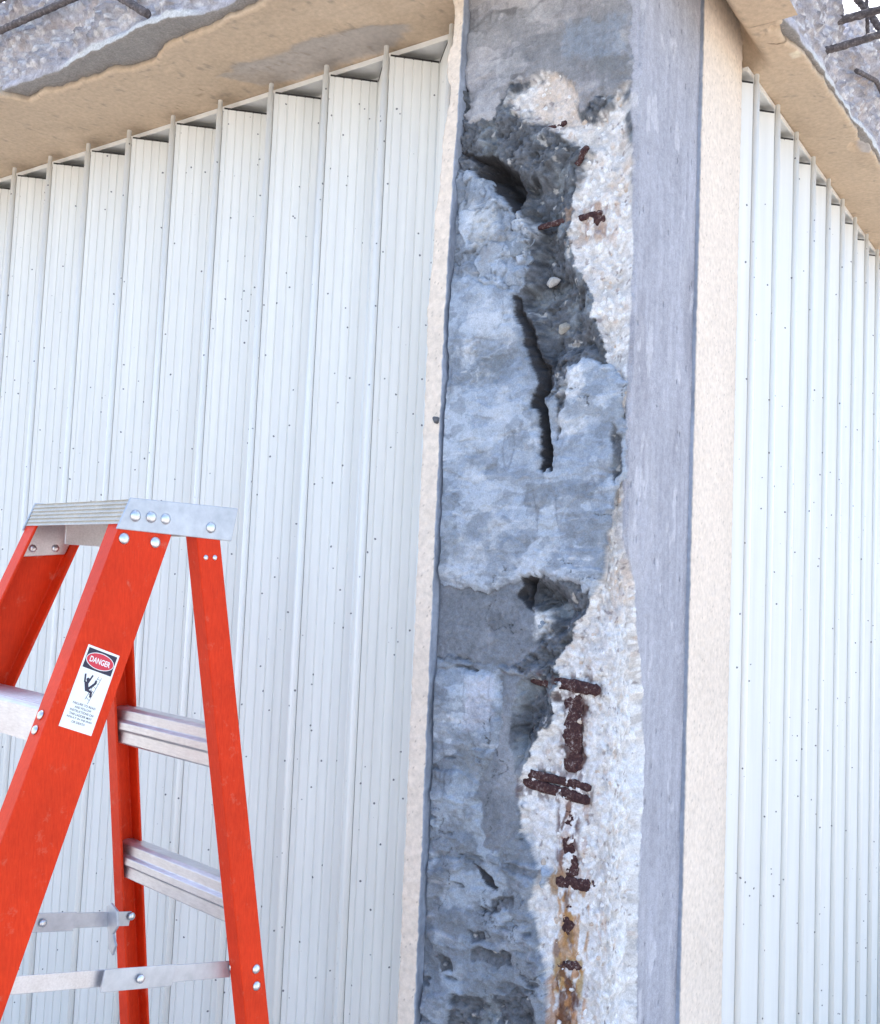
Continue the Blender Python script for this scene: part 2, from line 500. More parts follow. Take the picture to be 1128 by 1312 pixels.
# exposed bars
rng = random.Random(5)
def rebar(pts, r, parent=slab, name='rebar', mt='rebar', n=24):
    bm = bmesh.new()
    V = [Vector(p) for p in pts]
    out = []
    for a, b in zip(V, V[1:]):
        for i in range(n):
            out.append(a.lerp(b, i / n))
    out.append(V[-1])
    rad = [r * (1.0 + (.14 if i % 2 else -.02)) for i in range(len(out))]
    tube(bm, out, rad, 9, .10, rng)
    o = obj_bm(name, bm, M[mt], None, smooth=True)
    return o
Zr_ = lambda z: ZC + z
for pts, r in (
    ([(-2.6, -.258, Zr_(1.223)), (-1.52, -.262, Zr_(1.222)), (-1.18, -.262, Zr_(1.218)), (-.9, -.235, Zr_(1.21))], .007),
    ([(-2.2, -.27, Zr_(1.315)), (-1.5, -.272, Zr_(1.292)), (-1.25, -.268, Zr_(1.30))], .009),
    ([(-1.10, -.285, Zr_(1.185)), (-.985, -.268, Zr_(1.105))], .008),
    ([(.02, .565, Zr_(1.13)), (.13, .586, Zr_(1.144)), (.40, .62, Zr_(1.18))], .0075),
    ([(.02, .69, Zr_(1.26)), (.13, .722, Zr_(1.278)), (.40, .75, Zr_(1.30))], .0085),
    ([(.10, .76, Zr_(1.38)), (.15, .79, Zr_(1.31)), (.20, .82, Zr_(1.22))], .0075),
    ([(.150, .745, Zr_(1.33)), (.152, .752, Zr_(1.235))], .004),
    ([(.140, .66, Zr_(1.42)), (.142, .675, Zr_(1.30))], .008),
    ([(.118, .80, Zr_(1.195)), (.135, .93, Zr_(1.225)), (.13, 1.05, Zr_(1.24))], .005)):
    under(rebar(pts, r))

# ------------------------------------------------------------------ concrete column
AX, FY, X0 = -.0284, -.05, -.376            # arris x, front face y, left edge x
LF = AX - X0; YR = .216
column = empty('concrete_column', ((X0 + AX) / 2, .09, 0))
tag(column, 'spalled concrete corner column with wet grey mortar patches, white aggregate and rusty bars', 'column')
column['kind'] = 'thing'
def oncol(o):
    o.parent = column
    o.location = Vector(o.location) - Vector(column.location)
    return o
REG = [
    ('top_grey', 'top', 0.004, [(-0.02,2.94),(0.327,2.81),(0.327,2.543),(0.337,2.451),(0.308,2.449),(0.266,2.439),(0.245,2.431),(0.176,2.516),(0.099,2.508),(0.07,2.458),(0.021,2.455)]),
    ('W1', 'agg', -0.012, [(0.094,2.488),(0.118,2.513),(0.152,2.518),(0.198,2.51),(0.229,2.48),(0.237,2.44),(0.267,2.419),(0.299,2.432),(0.317,2.467),(0.331,2.457),(0.335,2.364),(0.341,2.259),(0.346,2.181),(0.346,2.105),(0.345,2.041),(0.339,1.979),(0.34,1.916),(0.332,1.91),(0.316,1.968),(0.31,2.007),(0.286,2.061),(0.276,2.107),(0.258,2.142),(0.235,2.178),(0.232,2.199),(0.232,2.292),(0.241,2.338),(0.257,2.365),(0.225,2.382),(0.19,2.407),(0.164,2.422),(0.121,2.453)]),
    ('W2', 'agg', -0.015, [(0.33,1.829),(0.343,1.779),(0.341,1.717),(0.384,1.644),(0.392,1.582),(0.411,1.532),(0.427,1.482),(0.441,1.381),(0.436,1.27),(0.435,1.148),(0.444,0.893),(0.237,0.892),(0.225,1.02),(0.209,1.077),(0.194,1.123),(0.205,1.174),(0.19,1.196),(0.169,1.236),(0.169,1.267),(0.167,1.318),(0.191,1.365),(0.217,1.412),(0.231,1.451),(0.233,1.476),(0.229,1.513),(0.247,1.54),(0.271,1.579),(0.292,1.636),(0.304,1.717),(0.316,1.767)]),
    ('mix', 'mix', 0, [(-0.017,1.508),(0.126,1.506),(0.2,1.497),(0.176,1.459),(0.167,1.408),(0.175,1.339),(0.173,1.239),(0.198,1.2),(0.213,1.179),(0.202,1.128),(0.217,1.082),(0.233,1.026),(0.245,0.899),(-0.029,0.821),(-0.031,1.159)]),
    ('M0', 'crumble', 0.006, [(-0.025,2.384),(0.046,2.36),(0.092,2.343),(0.101,2.313),(0.129,2.289),(0.162,2.258),(0.177,2.215),(0.173,2.169),(0.157,2.127),(0.101,2.142),(0.036,2.16),(-0.03,2.159)]),
    ('M1', 'mortar', 0.01, [(-0.028,2.175),(0.046,2.176),(0.103,2.15),(0.153,2.126),(0.183,2.053),(0.2,1.999),(0.213,1.952),(0.225,1.932),(0.225,1.881),(0.23,1.88),(0.234,1.932),(0.237,1.996),(0.264,2.004),(0.319,1.999),(0.336,1.95),(0.342,1.894),(0.342,1.826),(0.33,1.777),(0.315,1.709),(0.305,1.648),(0.287,1.623),(0.263,1.647),(0.213,1.654),(0.163,1.643),(0.104,1.619),(0.065,1.631),(-0.017,1.637),(-0.024,1.781)]),
    ('G1', 'grey', 0.002, [(-0.03,1.637),(0.059,1.631),(0.099,1.619),(0.159,1.643),(0.195,1.641),(0.2,1.588),(0.2,1.537),(0.142,1.505),(0.081,1.503),(0.049,1.513),(-0.024,1.511)]),
    ('M2', 'mortar', 0.006, [(-0.028,1.494),(0.084,1.492),(0.133,1.494),(0.134,1.404),(0.124,1.359),(0.06,1.357),(-0.027,1.32)]),
    ('G2', 'grey', 0.003, [(0.131,1.496),(0.202,1.497),(0.177,1.459),(0.169,1.408),(0.176,1.34),(0.171,1.27),(0.175,1.24),(0.142,1.197),(0.111,1.21),(0.094,1.31),(0.125,1.365),(0.135,1.404)]),
    ('Cr', 'crumble', 0.004, [(0.093,2.296),(0.172,2.244),(0.181,2.168),(0.168,2.116),(0.199,2.02),(0.216,1.96),(0.205,1.945),(0.183,1.969),(0.165,2.043),(0.138,2.12),(0.121,2.197)]),
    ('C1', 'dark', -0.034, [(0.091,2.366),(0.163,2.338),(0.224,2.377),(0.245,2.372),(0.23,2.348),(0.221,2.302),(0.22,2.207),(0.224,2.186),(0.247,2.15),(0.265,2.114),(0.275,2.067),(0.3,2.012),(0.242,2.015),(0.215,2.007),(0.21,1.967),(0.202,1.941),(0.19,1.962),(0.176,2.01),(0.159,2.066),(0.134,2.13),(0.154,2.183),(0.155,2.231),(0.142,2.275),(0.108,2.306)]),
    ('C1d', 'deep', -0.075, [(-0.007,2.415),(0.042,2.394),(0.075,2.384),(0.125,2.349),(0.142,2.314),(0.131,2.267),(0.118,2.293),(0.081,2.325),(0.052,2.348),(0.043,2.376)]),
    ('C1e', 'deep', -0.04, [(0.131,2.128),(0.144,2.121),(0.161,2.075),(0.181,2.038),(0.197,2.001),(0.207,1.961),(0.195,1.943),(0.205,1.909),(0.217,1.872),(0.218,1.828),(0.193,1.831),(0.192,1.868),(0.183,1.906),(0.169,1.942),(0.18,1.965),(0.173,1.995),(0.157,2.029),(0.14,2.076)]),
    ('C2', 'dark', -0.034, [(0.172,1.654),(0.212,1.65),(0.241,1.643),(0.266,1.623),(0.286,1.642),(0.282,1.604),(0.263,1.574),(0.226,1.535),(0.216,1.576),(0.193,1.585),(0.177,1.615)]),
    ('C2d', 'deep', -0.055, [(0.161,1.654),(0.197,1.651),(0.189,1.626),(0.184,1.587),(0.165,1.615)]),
    ('C3', 'dark', -0.026, [(0.165,1.492),(0.224,1.49),(0.228,1.45),(0.211,1.41),(0.186,1.363),(0.161,1.328),(0.151,1.404),(0.158,1.456)]),
    ('C4', 'dark', -0.014, [(0.063,0.958),(0.141,0.973),(0.181,0.995),(0.214,0.969),(0.231,0.89),(0.025,0.831)]),
    ('s1', 'dark', -0.014, [(0.097,1.034),(0.167,1.051),(0.171,1.032),(0.139,1.017),(0.097,1.015)]),
    ('s2', 'dark', -0.012, [(0.124,1.122),(0.171,1.136),(0.175,1.116),(0.125,1.099)]),
    ('s3', 'dark', -0.012, [(0.087,1.066),(0.12,1.071),(0.124,1.054),(0.103,1.047)]),
    ('s4', 'deep', -0.03, [(0.086,1.179),(0.111,1.171),(0.142,1.151),(0.136,1.143),(0.105,1.16)]),
    ('s5', 'dark', -0.014, [(0.02,1.007),(0.048,1.013),(0.055,0.997),(0.034,0.984)]),
    ('E1', 'dark', -0.014, [(0.325,1.898),(0.336,1.879),(0.335,1.829),(0.324,1.802),(0.315,1.83)]),  # edge crack, its shadow also put into the dark colour
    ('L1', 'mortar', 0.002, [(0.214,1.185),(0.228,1.182),(0.237,1.172),(0.222,1.151)]),
    ('V1', 'rust', -0.012, [(0.238,1.458),(0.266,1.464),(0.28,1.45),(0.279,1.352),(0.245,1.347)]),
]
SMEAR_SHADE = [
    (0, (0.62, 0.65, 0.7), 0.75, [(0.022,2.051),(0.057,2.058),(0.068,2.023),(0.037,2.012)]),
    (0, (0.62, 0.65, 0.7), 0.6, [(0.035,2.12),(0.098,2.133),(0.119,2.076),(0.07,2.054),(0.044,2.084)]),
    (0, (0.78, 0.79, 0.81), 0.85, [(0.227,1.988),(0.259,1.999),(0.278,1.969),(0.271,1.948),(0.226,1.942)]),
    (0, (0.72, 0.74, 0.77), 0.75, [(0.221,1.921),(0.277,1.915),(0.281,1.882),(0.225,1.885)]),
    (0, (0.62, 0.65, 0.7), 0.55, [(0.019,1.7),(0.086,1.714),(0.118,1.675),(0.058,1.64),(0.012,1.648)]),
    (0, (0.62, 0.65, 0.7), 0.6, [(0.134,1.66),(0.206,1.705),(0.238,1.699),(0.193,1.664)]),
    (0, (0.6, 0.61, 0.7), 0.6, [(0.066,1.475),(0.127,1.487),(0.115,1.415),(0.062,1.383)]),
    (0, (0.15, 0.17, 0.19), 0.55, [(0.063,2.034),(0.11,2.036),(0.105,1.982),(0.057,1.979)]),  # shadow patch painted into the mortar colour
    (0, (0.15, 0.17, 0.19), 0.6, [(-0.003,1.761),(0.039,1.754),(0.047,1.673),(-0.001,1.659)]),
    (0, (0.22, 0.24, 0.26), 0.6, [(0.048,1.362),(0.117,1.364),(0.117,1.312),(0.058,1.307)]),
    (0, (0.82, 0.83, 0.84), 0.8, [(0.185,1.592),(0.216,1.597),(0.22,1.561),(0.189,1.551)]),
    (0, (0.27, 0.33, 0.42), 0.6, [(0.204,2.596),(0.319,2.574),(0.324,2.506),(0.2,2.528)]),
    (0, (0.62, 0.65, 0.7), 0.5, [(0.071,1.701),(0.115,1.754),(0.146,1.743),(0.117,1.695)]),
    (0, (0.58, 0.6, 0.62), 0.6, [(0.038,2.287),(0.091,2.289),(0.106,2.242),(0.054,2.225)]),
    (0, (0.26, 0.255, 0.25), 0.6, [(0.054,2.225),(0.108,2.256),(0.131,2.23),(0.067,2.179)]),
    (0, (0.6, 0.63, 0.68), 0.6, [(0.129,2.282),(0.163,2.253),(0.158,2.231),(0.127,2.252)]),
]
du = .0016
us = np.arange(0, LF + (YR - FY) + du * .5, du)
zs = np.concatenate([np.arange(0, .84, .02), np.arange(.84, SOF + .10, .0016)])
U, Z = np.meshgrid(us, zs, indexing='ij')
fn = lambda s, o, sd_, sx=1., sz=1.: fbm(U * s * sx, Z * s * sz, o, sd_)
wu = .0075 * fn(26, 4, 1, 1, 1) + .0030 * fn(110, 3, 2)
wz = .0075 * fn(26, 4, 3) + .0030 * fn(110, 3, 4)
# --- base layers: every kind has its own relief and colour over the whole sheet
f1, f2, cid = worley(U * 95 + .3 * fn(60, 2, 5), Z * 95 + .3 * fn(60, 2, 6), 3)
g1, g2, gid = worley(U * 210, Z * 210, 13)
peb = sstep(.62, .1, f1)
n_low = fn(9, 4, 21); n_mid = fn(40, 4, 22); n_hi = fn(170, 3, 23)
H = {}; K = {}
def col(*c): return np.zeros(U.shape + (3,)) + c
h1, h2, hid = worley(U * 48 + .4 * fn(40, 3, 7), Z * 48 + .4 * fn(40, 3, 8), 23)
bigst = sstep(.42, .12, h1) * (hid > .72)
zt = sstep(1.35, 1.75, Z)
H['agg'] = .0045 * n_low + .0052 * n_mid + .0015 * n_hi + .0024 * (.45 + .55 * zt) * peb * (cid > .45) + .0035 * bigst + .0008 * sstep(.6, .1, g1)
c = col(.66, .635, .62) * (1 + .12 * n_mid + .10 * n_hi)[..., None]
c = mix3(c, (.86, .86, .87), sstep(.5, .7, cid) * sstep(.5, .35, f1) * .8)
c = mix3(c, (.60, .47, .38), sstep(.12, .05, cid) * sstep(.5, .35, f1) * .6)
c = mix3(c, (.46, .45, .47), sstep(.22, .15, np.abs(cid - .28) * 3) * sstep(.5, .35, f1) * .5)
c = mix3(c, (.84, .83, .82), bigst * .8)
c = mix3(c, (.66, .53, .43), sstep(.15, .8, fn(11, 4, 61)) * .6 * zt)
c = mix3(c, (.70, .735, .79), sstep(.0, .7, fn(9, 4, 64)) * .6 * (1 - zt))
c = mix3(c, (.82, .83, .85), sstep(-.3, .6, fn(20, 4, 104)) * .5 * (1 - .6 * zt))
c = mix3(c, (.44, .44, .46), sstep(.3, .9, fn(55, 4, 62)) * .5)
c = mix3(c, (.24, .20, .20), sstep(.70, .95, fn(100, 3, 63)) * .7)
K['agg'] = c
L1 = fn(14, 5, 201, .7, 1.2); L2 = fn(20, 5, 202, .6, 1.3); L3 = fn(34, 5, 203, .8, 1.1)
stp = lambda v: sstep(0, .05, v)
hl = .0022 * stp(L1) + .0016 * stp(L2 - .15) + .0012 * stp(L3 - .2)
ridge = 1 - np.abs(fn(22, 4, 65, .45, 1.5))
scr1 = np.zeros(U.shape); RS = random.Random(21); brk = fn(120, 3, 66)
for q in range(120):
    cu_, cz_ = RS.uniform(.0, .33), RS.uniform(.9, 2.5); an = RS.gauss(.03, .14) if RS.random() < .8 else RS.uniform(1.2, 1.9); ln = RS.choice((.008, .012, .018, .028, .04)); wd = RS.uniform(.0005, .0011)
    i0_, i1_ = np.searchsorted(us, [cu_ - ln, cu_ + ln]); j0_, j1_ = np.searchsorted(zs, [cz_ - ln, cz_ + ln])
    sl = (slice(i0_, i1_), slice(j0_, j1_))
    x_ = (U[sl] - cu_) * math.cos(an) + (Z[sl] - cz_) * math.sin(an); y_ = -(U[sl] - cu_) * math.sin(an) + (Z[sl] - cz_) * math.cos(an) + .004 * (x_ / .03) ** 2
    scr1[sl] = np.maximum(scr1[sl], sstep(wd * 2.2, wd * .6, np.abs(y_)) * sstep(ln, ln * .6, np.abs(x_)) * sstep(-.5, .2, brk[sl]))
scr2 = sstep(.88, .98, 1 - np.abs(fn(20, 3, 68, 1.1, .35))) * sstep(.1, .6, fn(9, 3, 69))
H['mortar'] = hl + .0050 * n_low + .0020 * n_mid + .0007 * n_hi + .0022 * ridge + .0012 * scr1 - .0012 * scr2
c = col(.335, .39, .475) * (1 + .10 * n_low + .10 * n_mid + .07 * n_hi)[..., None]
c = mix3(c, (.46, .51, .58), sstep(.15, .75, fn(15, 4, 27)) * .65)
c = mix3(c, (.165, .19, .225), sstep(.3, .9, fn(13, 5, 28)) * .6)
st = sstep(.45, 1.0, fn(40, 5, 25, .45, 1.5)) * sstep(-.2, .4, fn(7, 3, 26))
c = mix3(c, (.60, .63, .68), np.maximum(st * .6, scr1 * .7))
c = mix3(c, (.56, .59, .64), sstep(.3, 1.0, fn(24, 6, 70)) * .5)
c = mix3(c, (.12, .13, .15), scr2 * .35)
c = mix3(c, (.54, .59, .66), stp(L2 - .25) * .35); c = mix3(c, (.17, .195, .23), stp(-L1 - .35) * .5); c = mix3(c, (.16, .18, .21), stp(L3 - .45) * .4)
K['mortar'] = c
H['grey'] = hl * .35 + .0025 * n_low + .0015 * n_mid + .0009 * n_hi + .0010 * fn(45, 3, 29, 1.5, .3)
c = col(.205, .225, .26) * (1 + .14 * n_low + .12 * n_mid + .10 * n_hi)[..., None]
c = mix3(c, (.38, .40, .44), sstep(.3, .9, fn(20, 4, 30, 1., .45)) * .5)
c = mix3(c, (.11, .12, .135), sstep(.45, .95, fn(26, 4, 33)) * .5)
K['grey'] = c
vs_ = fn(60, 3, 91, 1.2, .12)
H['top'] = hl * .8 + .003 * n_low + .0016 * n_mid + .0008 * n_hi + .0009 * vs_ + .0015 * sstep(.85, .97, 1 - np.abs(fn(9, 4, 92, .3, 1.6)))
c = col(.33, .33, .355) * (1 + .15 * n_low + .12 * n_mid + .10 * n_hi + .14 * vs_)[..., None]
c = mix3(c, (.50, .48, .49), sstep(.2, .8, fn(12, 4, 93, .5, 1.4)) * .6)
c = mix3(c, (.17, .18, .19), sstep(.1, .7, fn(10, 4, 94) + (2.47 - Z) * 5) * .7)
c = mix3(c, (.13, .13, .14), sstep(.88, .97, 1 - np.abs(fn(9, 4, 95, .6, 1.2))) * sstep(.1, .5, fn(4, 2, 96)) * .8)
c = mix3(c, (.20, .21, .225), stp(-L1 - .2) * .45); c = mix3(c, (.50, .50, .52), stp(L2 - .3) * .35)
K['top'] = c
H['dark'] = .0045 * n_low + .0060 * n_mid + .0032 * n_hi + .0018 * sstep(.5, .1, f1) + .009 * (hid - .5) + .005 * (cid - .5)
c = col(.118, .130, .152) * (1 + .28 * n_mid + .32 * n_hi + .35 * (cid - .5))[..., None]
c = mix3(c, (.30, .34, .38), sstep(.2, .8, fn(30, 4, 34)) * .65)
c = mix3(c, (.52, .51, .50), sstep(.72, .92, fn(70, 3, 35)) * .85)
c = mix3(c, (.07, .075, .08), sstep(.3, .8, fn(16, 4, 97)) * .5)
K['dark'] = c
b1, b2, bid = worley(U * 17 + .55 * fn(20, 4, 98), Z * 17 + .55 * fn(20, 4, 99), 34)
s1, s2, sid = worley(U * 105 + .4 * fn(90, 2, 101), Z * 105 + .4 * fn(90, 2, 102), 43)
gap1 = sstep(.07, .01, b2 - b1) * sstep(-.05, .35, fn(24, 3, 107)); gap2 = sstep(.16, .04, s2 - s1)
small = sstep(.135, .155, U + .02 * fn(30, 3, 103))
H['crumble'] = .0030 * n_mid + .0010 * n_hi + .012 * (bid - .5) + .009 * sstep(.7, .0, b1) + .002 * ridge - .004 * gap1 + small * (.006 * (sid - .5) - .005 * gap2)
rub = sstep(.5, .2, s1) * (sid > .45)
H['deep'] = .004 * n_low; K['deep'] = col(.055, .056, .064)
c = K['mortar'] * (.75 + .35 * bid)[..., None]
c = mix3(c, (.10, .11, .125), np.maximum(gap1 * .35, gap2 * small * .5))
K['crumble'] = c
m1 = sstep(-.15, .1, fn(20, 5, 36, .55, 1.2)); m2 = sstep(.35, .6, fn(26, 5, 37, .45, 1.4)); m3 = sstep(.65, .8, fn(32, 4, 38, .5, 1.3))
H['mix'] = H['mortar'] + .005 * m1 - .006 * m2 - .006 * m3 + .002 * n_mid
c = K['mortar'] * .72
c = mix3(c, (.20, .225, .26), (1 - m1) * .55)
c = mix3(c, (.38, .44, .52), sstep(.2, .5, fn(16, 4, 39)) * .7)
c = mix3(c, (.11, .12, .14), np.maximum(m2 * .55, m3 * .8))
K['mix'] = c
H['rust'] = H['agg']; K['rust'] = col(.06, .03, .028) * (1 + .4 * n_hi)[..., None]
# --- the right, float-finished face
H['side'] = .0008 * fn(8, 3, 40) + .00035 * fn(60, 3, 41, 1, .12) + .0003 * n_hi
c = col(.40, .405, .455) * (1 + .07 * fn(10, 4, 42) + .10 * fn(90, 3, 43, 1, .08) + .05 * n_hi)[..., None]
c = mix3(c, (.46, .46, .50), sstep(.35, .9, fn(9, 4, 44, 1.5, .6)) * .6)
c = mix3(c, (.26, .255, .29), sstep(.4, .95, fn(14, 4, 45, 1.4, .35)) * .5)
p1, p2, pid = worley(U * 52, Z * 19, 46)
pit = sstep(1, .6, p1 / (.04 + .5 * np.maximum(pid - .80, 0))) * (pid > .80)
H['side'] = H['side'] - .004 * pit
c = mix3(c, (.13, .125, .14), pit * .8)
c = mix3(c, (.58, .58, .62), sstep(.55, .8, fn(24, 5, 106, 1.3, .6)) * .6)
K['side'] = c
# --- compose
ztop = sstep(2.30, 2.72, Z)
side = sstep(LF - .013, LF - .007, U + .026 * ztop + .003 * fn(30, 3, 47))
h = H['dark'] * (1 - side) + H['side'] * side
Cc = K['dark'] * (1 - side)[..., None] + K['side'] * side[..., None]
# default for the left face where nothing else lies: darkish grey mortar
cls = np.where(side > .5, 2, 0)
aggm = np.zeros(U.shape)
for name, kind, off, poly in REG:
    pa = np.array(poly)
    s_ = np.zeros(U.shape) - 1
    b0, b1 = pa.min(0) - .04, pa.max(0) + .04
    iu0, iu1 = np.searchsorted(us, [b0[0], b1[0]]); iz0, iz1 = np.searchsorted(zs, [b0[1], b1[1]])
    sl = (slice(iu0, iu1), slice(iz0, iz1))
    wk = 1 - .85 * sstep(LF - .03, LF - .005, U[sl]) if kind == 'agg' else 1
    s_[sl] = sdpoly(U[sl] + wu[sl] * wk, Z[sl] + wz[sl] * wk, poly)
    if kind == 'rust':
        m = sstep(-.003, .006, s_ + .010 * fn(70, 3, 48)) * .9
        Cc = mix3(Cc, K['rust'], m[..., None][..., 0]) if False else Cc * (1 - m[..., None]) + K['rust'] * m[..., None]
        continue
    e = {'agg': .0035, 'mortar': .0022, 'grey': .003, 'mix': .004, 'dark': .0035, 'deep': .006, 'top': .003, 'crumble': .003}[kind]
    m = sstep(-e, e, s_)
    mc = sstep(-.0012, .0012, s_)
    if kind == 'agg':
        ez = sstep(2.26, 2.34, Z)
        mc = mc * (1 - ez) + ez * sstep(-.006, .012, s_ + .016 * fn(40, 5, 108))
    if kind in ('mortar', 'crumble'):                     # rolled lip at the rim of the trowelled mass
        hh = off + H[kind] - .006 * sstep(.016, .0, s_) ** 2
    elif kind in ('dark', 'deep'):
        hh = off * sstep(-.002, .030 if kind == 'dark' else .020, s_) + H[kind] * (.25 + .6 * sstep(.002, .022, s_))
    else:
        hh = off * sstep(-.002, .012, s_) + H[kind]
    h = h * (1 - m) + hh * m
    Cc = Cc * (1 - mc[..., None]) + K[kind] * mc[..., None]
    cls = np.where(s_ > 0, {'agg': 1}.get(kind, 0), cls)
    if kind == 'agg': aggm = np.maximum(aggm, m)
    else: aggm = aggm * (1 - m)
for kind, cc_, amt, poly in SMEAR_SHADE:
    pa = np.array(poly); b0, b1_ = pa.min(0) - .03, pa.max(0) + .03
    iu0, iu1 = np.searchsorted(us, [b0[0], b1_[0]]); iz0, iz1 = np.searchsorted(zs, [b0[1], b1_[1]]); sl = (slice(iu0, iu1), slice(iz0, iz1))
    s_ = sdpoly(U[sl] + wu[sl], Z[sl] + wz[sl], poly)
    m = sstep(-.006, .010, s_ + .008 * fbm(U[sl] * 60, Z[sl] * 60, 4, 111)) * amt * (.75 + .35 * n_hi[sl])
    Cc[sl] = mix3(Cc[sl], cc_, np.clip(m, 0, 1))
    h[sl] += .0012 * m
# rust stains running down the aggregate below the bars
for (u0, u1, z0, z1, a, rc) in ((.236, .275, 1.18, 1.295, .75, (.10, .04, .04)), (.238, .275, 1.05, 1.16, .8, (.20, .09, .035)),
                                (.245, .285, .86, 1.04, .8, (.16, .06, .04)), (.228, .312, 1.148, 1.190, .8, (.34, .20, .08)),
                                (.246, .276, 1.06, 1.16, .95, (.48, .34, .18)), (.24, .292, 1.00, 1.06, .95, (.46, .33, .17)),
                                (.25, .31, 2.21, 2.27, .55, (.20, .09, .06)), (.30, .345, 1.09, 1.13, .35, (.5, .27, .14)),
                                (.250, .282, .80, 1.04, .75, (.07, .035, .03)), (.244, .284, .80, 1.04, .55, (.40, .22, .09)), (.244, .278, 1.19, 1.30, .5, (.10, .04, .035)), (.252, .272, 1.07, 1.16, .7, (.16, .07, .03)),
                                (.236, .284, 1.33, 1.48, .55, (.13, .06, .045)), (.200, .314, 1.462, 1.500, .6, (.10, .05, .045)), (.166, .302, 1.292, 1.345, .65, (.10, .05, .045)), (.22, .32, 2.20, 2.27, .4, (.5, .33, .22)),
                                (.240, .300, 1.00, 1.17, .75, (.47, .25, .09)), (.236, .300, .80, 1.05, .7, (.44, .21, .08)), (.246, .280, .80, 1.05, .8, (.12, .05, .03)), (.238, .30, 1.17, 1.30, .4, (.38, .20, .12))):
    inb = sstep(u0 - .003, u0 + .004, U) * sstep(u1 + .003, u1 - .004, U) * sstep(z0 - .006, z0 + .006, Z) * sstep(z1 + .006, z1 - .006, Z)
    m = inb * a * sstep(-.05, .25, fn(75, 4, 49 + int(rc[0] * 100), 1.3, .55))
    Cc = mix3(Cc, rc, m)
# narrow hairline cracks in the patch work
ck = np.abs(fn(13, 5, 50)); cm = sstep(.014, .004, ck) * sstep(.05, .35, fn(5, 2, 53)) * (1 - side) * (1 - aggm)
h = h - .004 * cm; Cc = mix3(Cc, (.06, .06, .065), cm * .8)
# chipped arris above the break
h = h - .003 * sstep(.006, 0, np.abs(U - LF)) * sstep(.1, .5, fn(28, 3, 54)) * (1 - aggm)
h = np.minimum(h, .017)
h = h * sstep(-.001, .006, U) * 1.0
h = h * sstep(LF + (YR - FY) + .001, LF + (YR - FY) - .004, U)
# the broken corner: white aggregate zones lose the arris
agb = aggm.copy()
for q in (1, 2, 4, 8):
    agb = (agb + np.roll(agb, q, 0) + np.roll(agb, -q, 0) + np.roll(agb, q, 1) + np.roll(agb, -q, 1)) / 5
br = sstep(LF - .07, LF - .002, U) * sstep(LF + .05, LF + .002, U)
h = h - aggm * .003 * br
wn = .03 + .06 * np.maximum(agb, ztop)
t = sstep(-1, 1, (U - LF) / wn)
ang = t * math.pi / 2
NX, NY = np.sin(ang), -np.cos(ang)
wr_ = .0025 + .032 * np.maximum(agb, ztop * .9); dq = U - LF
BX = np.where(U < LF, X0 + U, AX); BY = np.where(U < LF, FY, FY + (U - LF))
inq = np.abs(dq) < wr_
BX = np.where(inq, AX - (wr_ - dq) ** 2 / (4 * wr_), BX); BY = np.where(inq, FY + (wr_ + dq) ** 2 / (4 * wr_), BY)
P = np.stack([BX + NX * h, BY + NY * h, Z], -1)
fc = cls[:-1, :-1]
oncol(link('mortar_patch', grid_mesh('mortar_patch', P, Cc, fc == 0), M['concrete']))
oncol(link('exposed_aggregate', grid_mesh('exposed_aggregate', P, Cc, fc == 1), M['concrete']))
oncol(link('smooth_side', grid_mesh('smooth_side', P, Cc, fc == 2), M['concrete']))
bm = bmesh.new()
box(bm, X0 - .02, AX - .10, .06, .39, 0, SOF + .03)
oncol(obj_bm('core', bm, M['wall']))
hmap = h
def surf(u, z):
    i = int(np.clip(np.searchsorted(us, u), 0, len(us) - 1)); j = int(np.clip(np.searchsorted(zs, z), 0, len(zs) - 1))
    return P[i, j]

# stucco left on the flanks of the column
def strip(name, path, colour_f, seed, rag, flip=False):
    """vertical skin along a plan path [(x,y,class)], rag = path indices with a ragged outline"""
    pts = []; cl = []
    for (a, b) in zip(path, path[1:]):
        L_ = math.hypot(b[0] - a[0], b[1] - a[1]); n = max(2, int(L_ / .0025))
        for i in range(n):
            pts.append((a[0] + (b[0] - a[0]) * i / n, a[1] + (b[1] - a[1]) * i / n)); cl.append(a[2])
    pts.append(path[-1][:2]); cl.append(path[-2][2])
    pts = np.array(pts); cl = np.array(cl)
    sl_ = np.concatenate([[0], np.cumsum(np.hypot(*np.diff(pts, axis=0).T))])
    zz = np.concatenate([np.arange(0, .84, .03), np.arange(.84, SOF + .10, .003)])
    A, B = np.meshgrid(np.arange(len(pts)), zz, indexing='ij')
    PX = pts[A, 0]; PY = pts[A, 1]; CL_ = cl[A]; SL = sl_[A]
    PX, PY = rag(PX, PY, B, CL_)
    jx = .0007 * fbm(SL * 120, B * 120, 3, seed); jy = .0007 * fbm(SL * 120, B * 120, 3, seed + 3)
    rough = 1.0
    C = colour_f(SL, B, CL_)
    return grid_mesh(name, np.stack([PX + jx * rough, PY + jy * rough, B], -1), C, flip=flip)
CREAM = np.array((.76, .66, .562))
def stc(SL, B, CL_):
    c = np.zeros(SL.shape + (3,)) + CREAM
    c = c * (1 + .04 * fbm(SL * 10, B * 6, 4, 81))[..., None]
    w1, w2, wi = worley(SL * 95, B * 95, 83)
    pm = sstep(.16, .06, w1) * (wi > .80) * (CL_ == 0)
    c = mix3(c, (.30, .24, .20), pm * .7)
    g_ = np.zeros(SL.shape + (3,)) + (.33, .37, .45)
    g_ = g_ * (1 + .25 * fbm(SL * 60, B * 12, 3, 82))[..., None]
    return np.where((CL_ == 1)[..., None], g_, c)
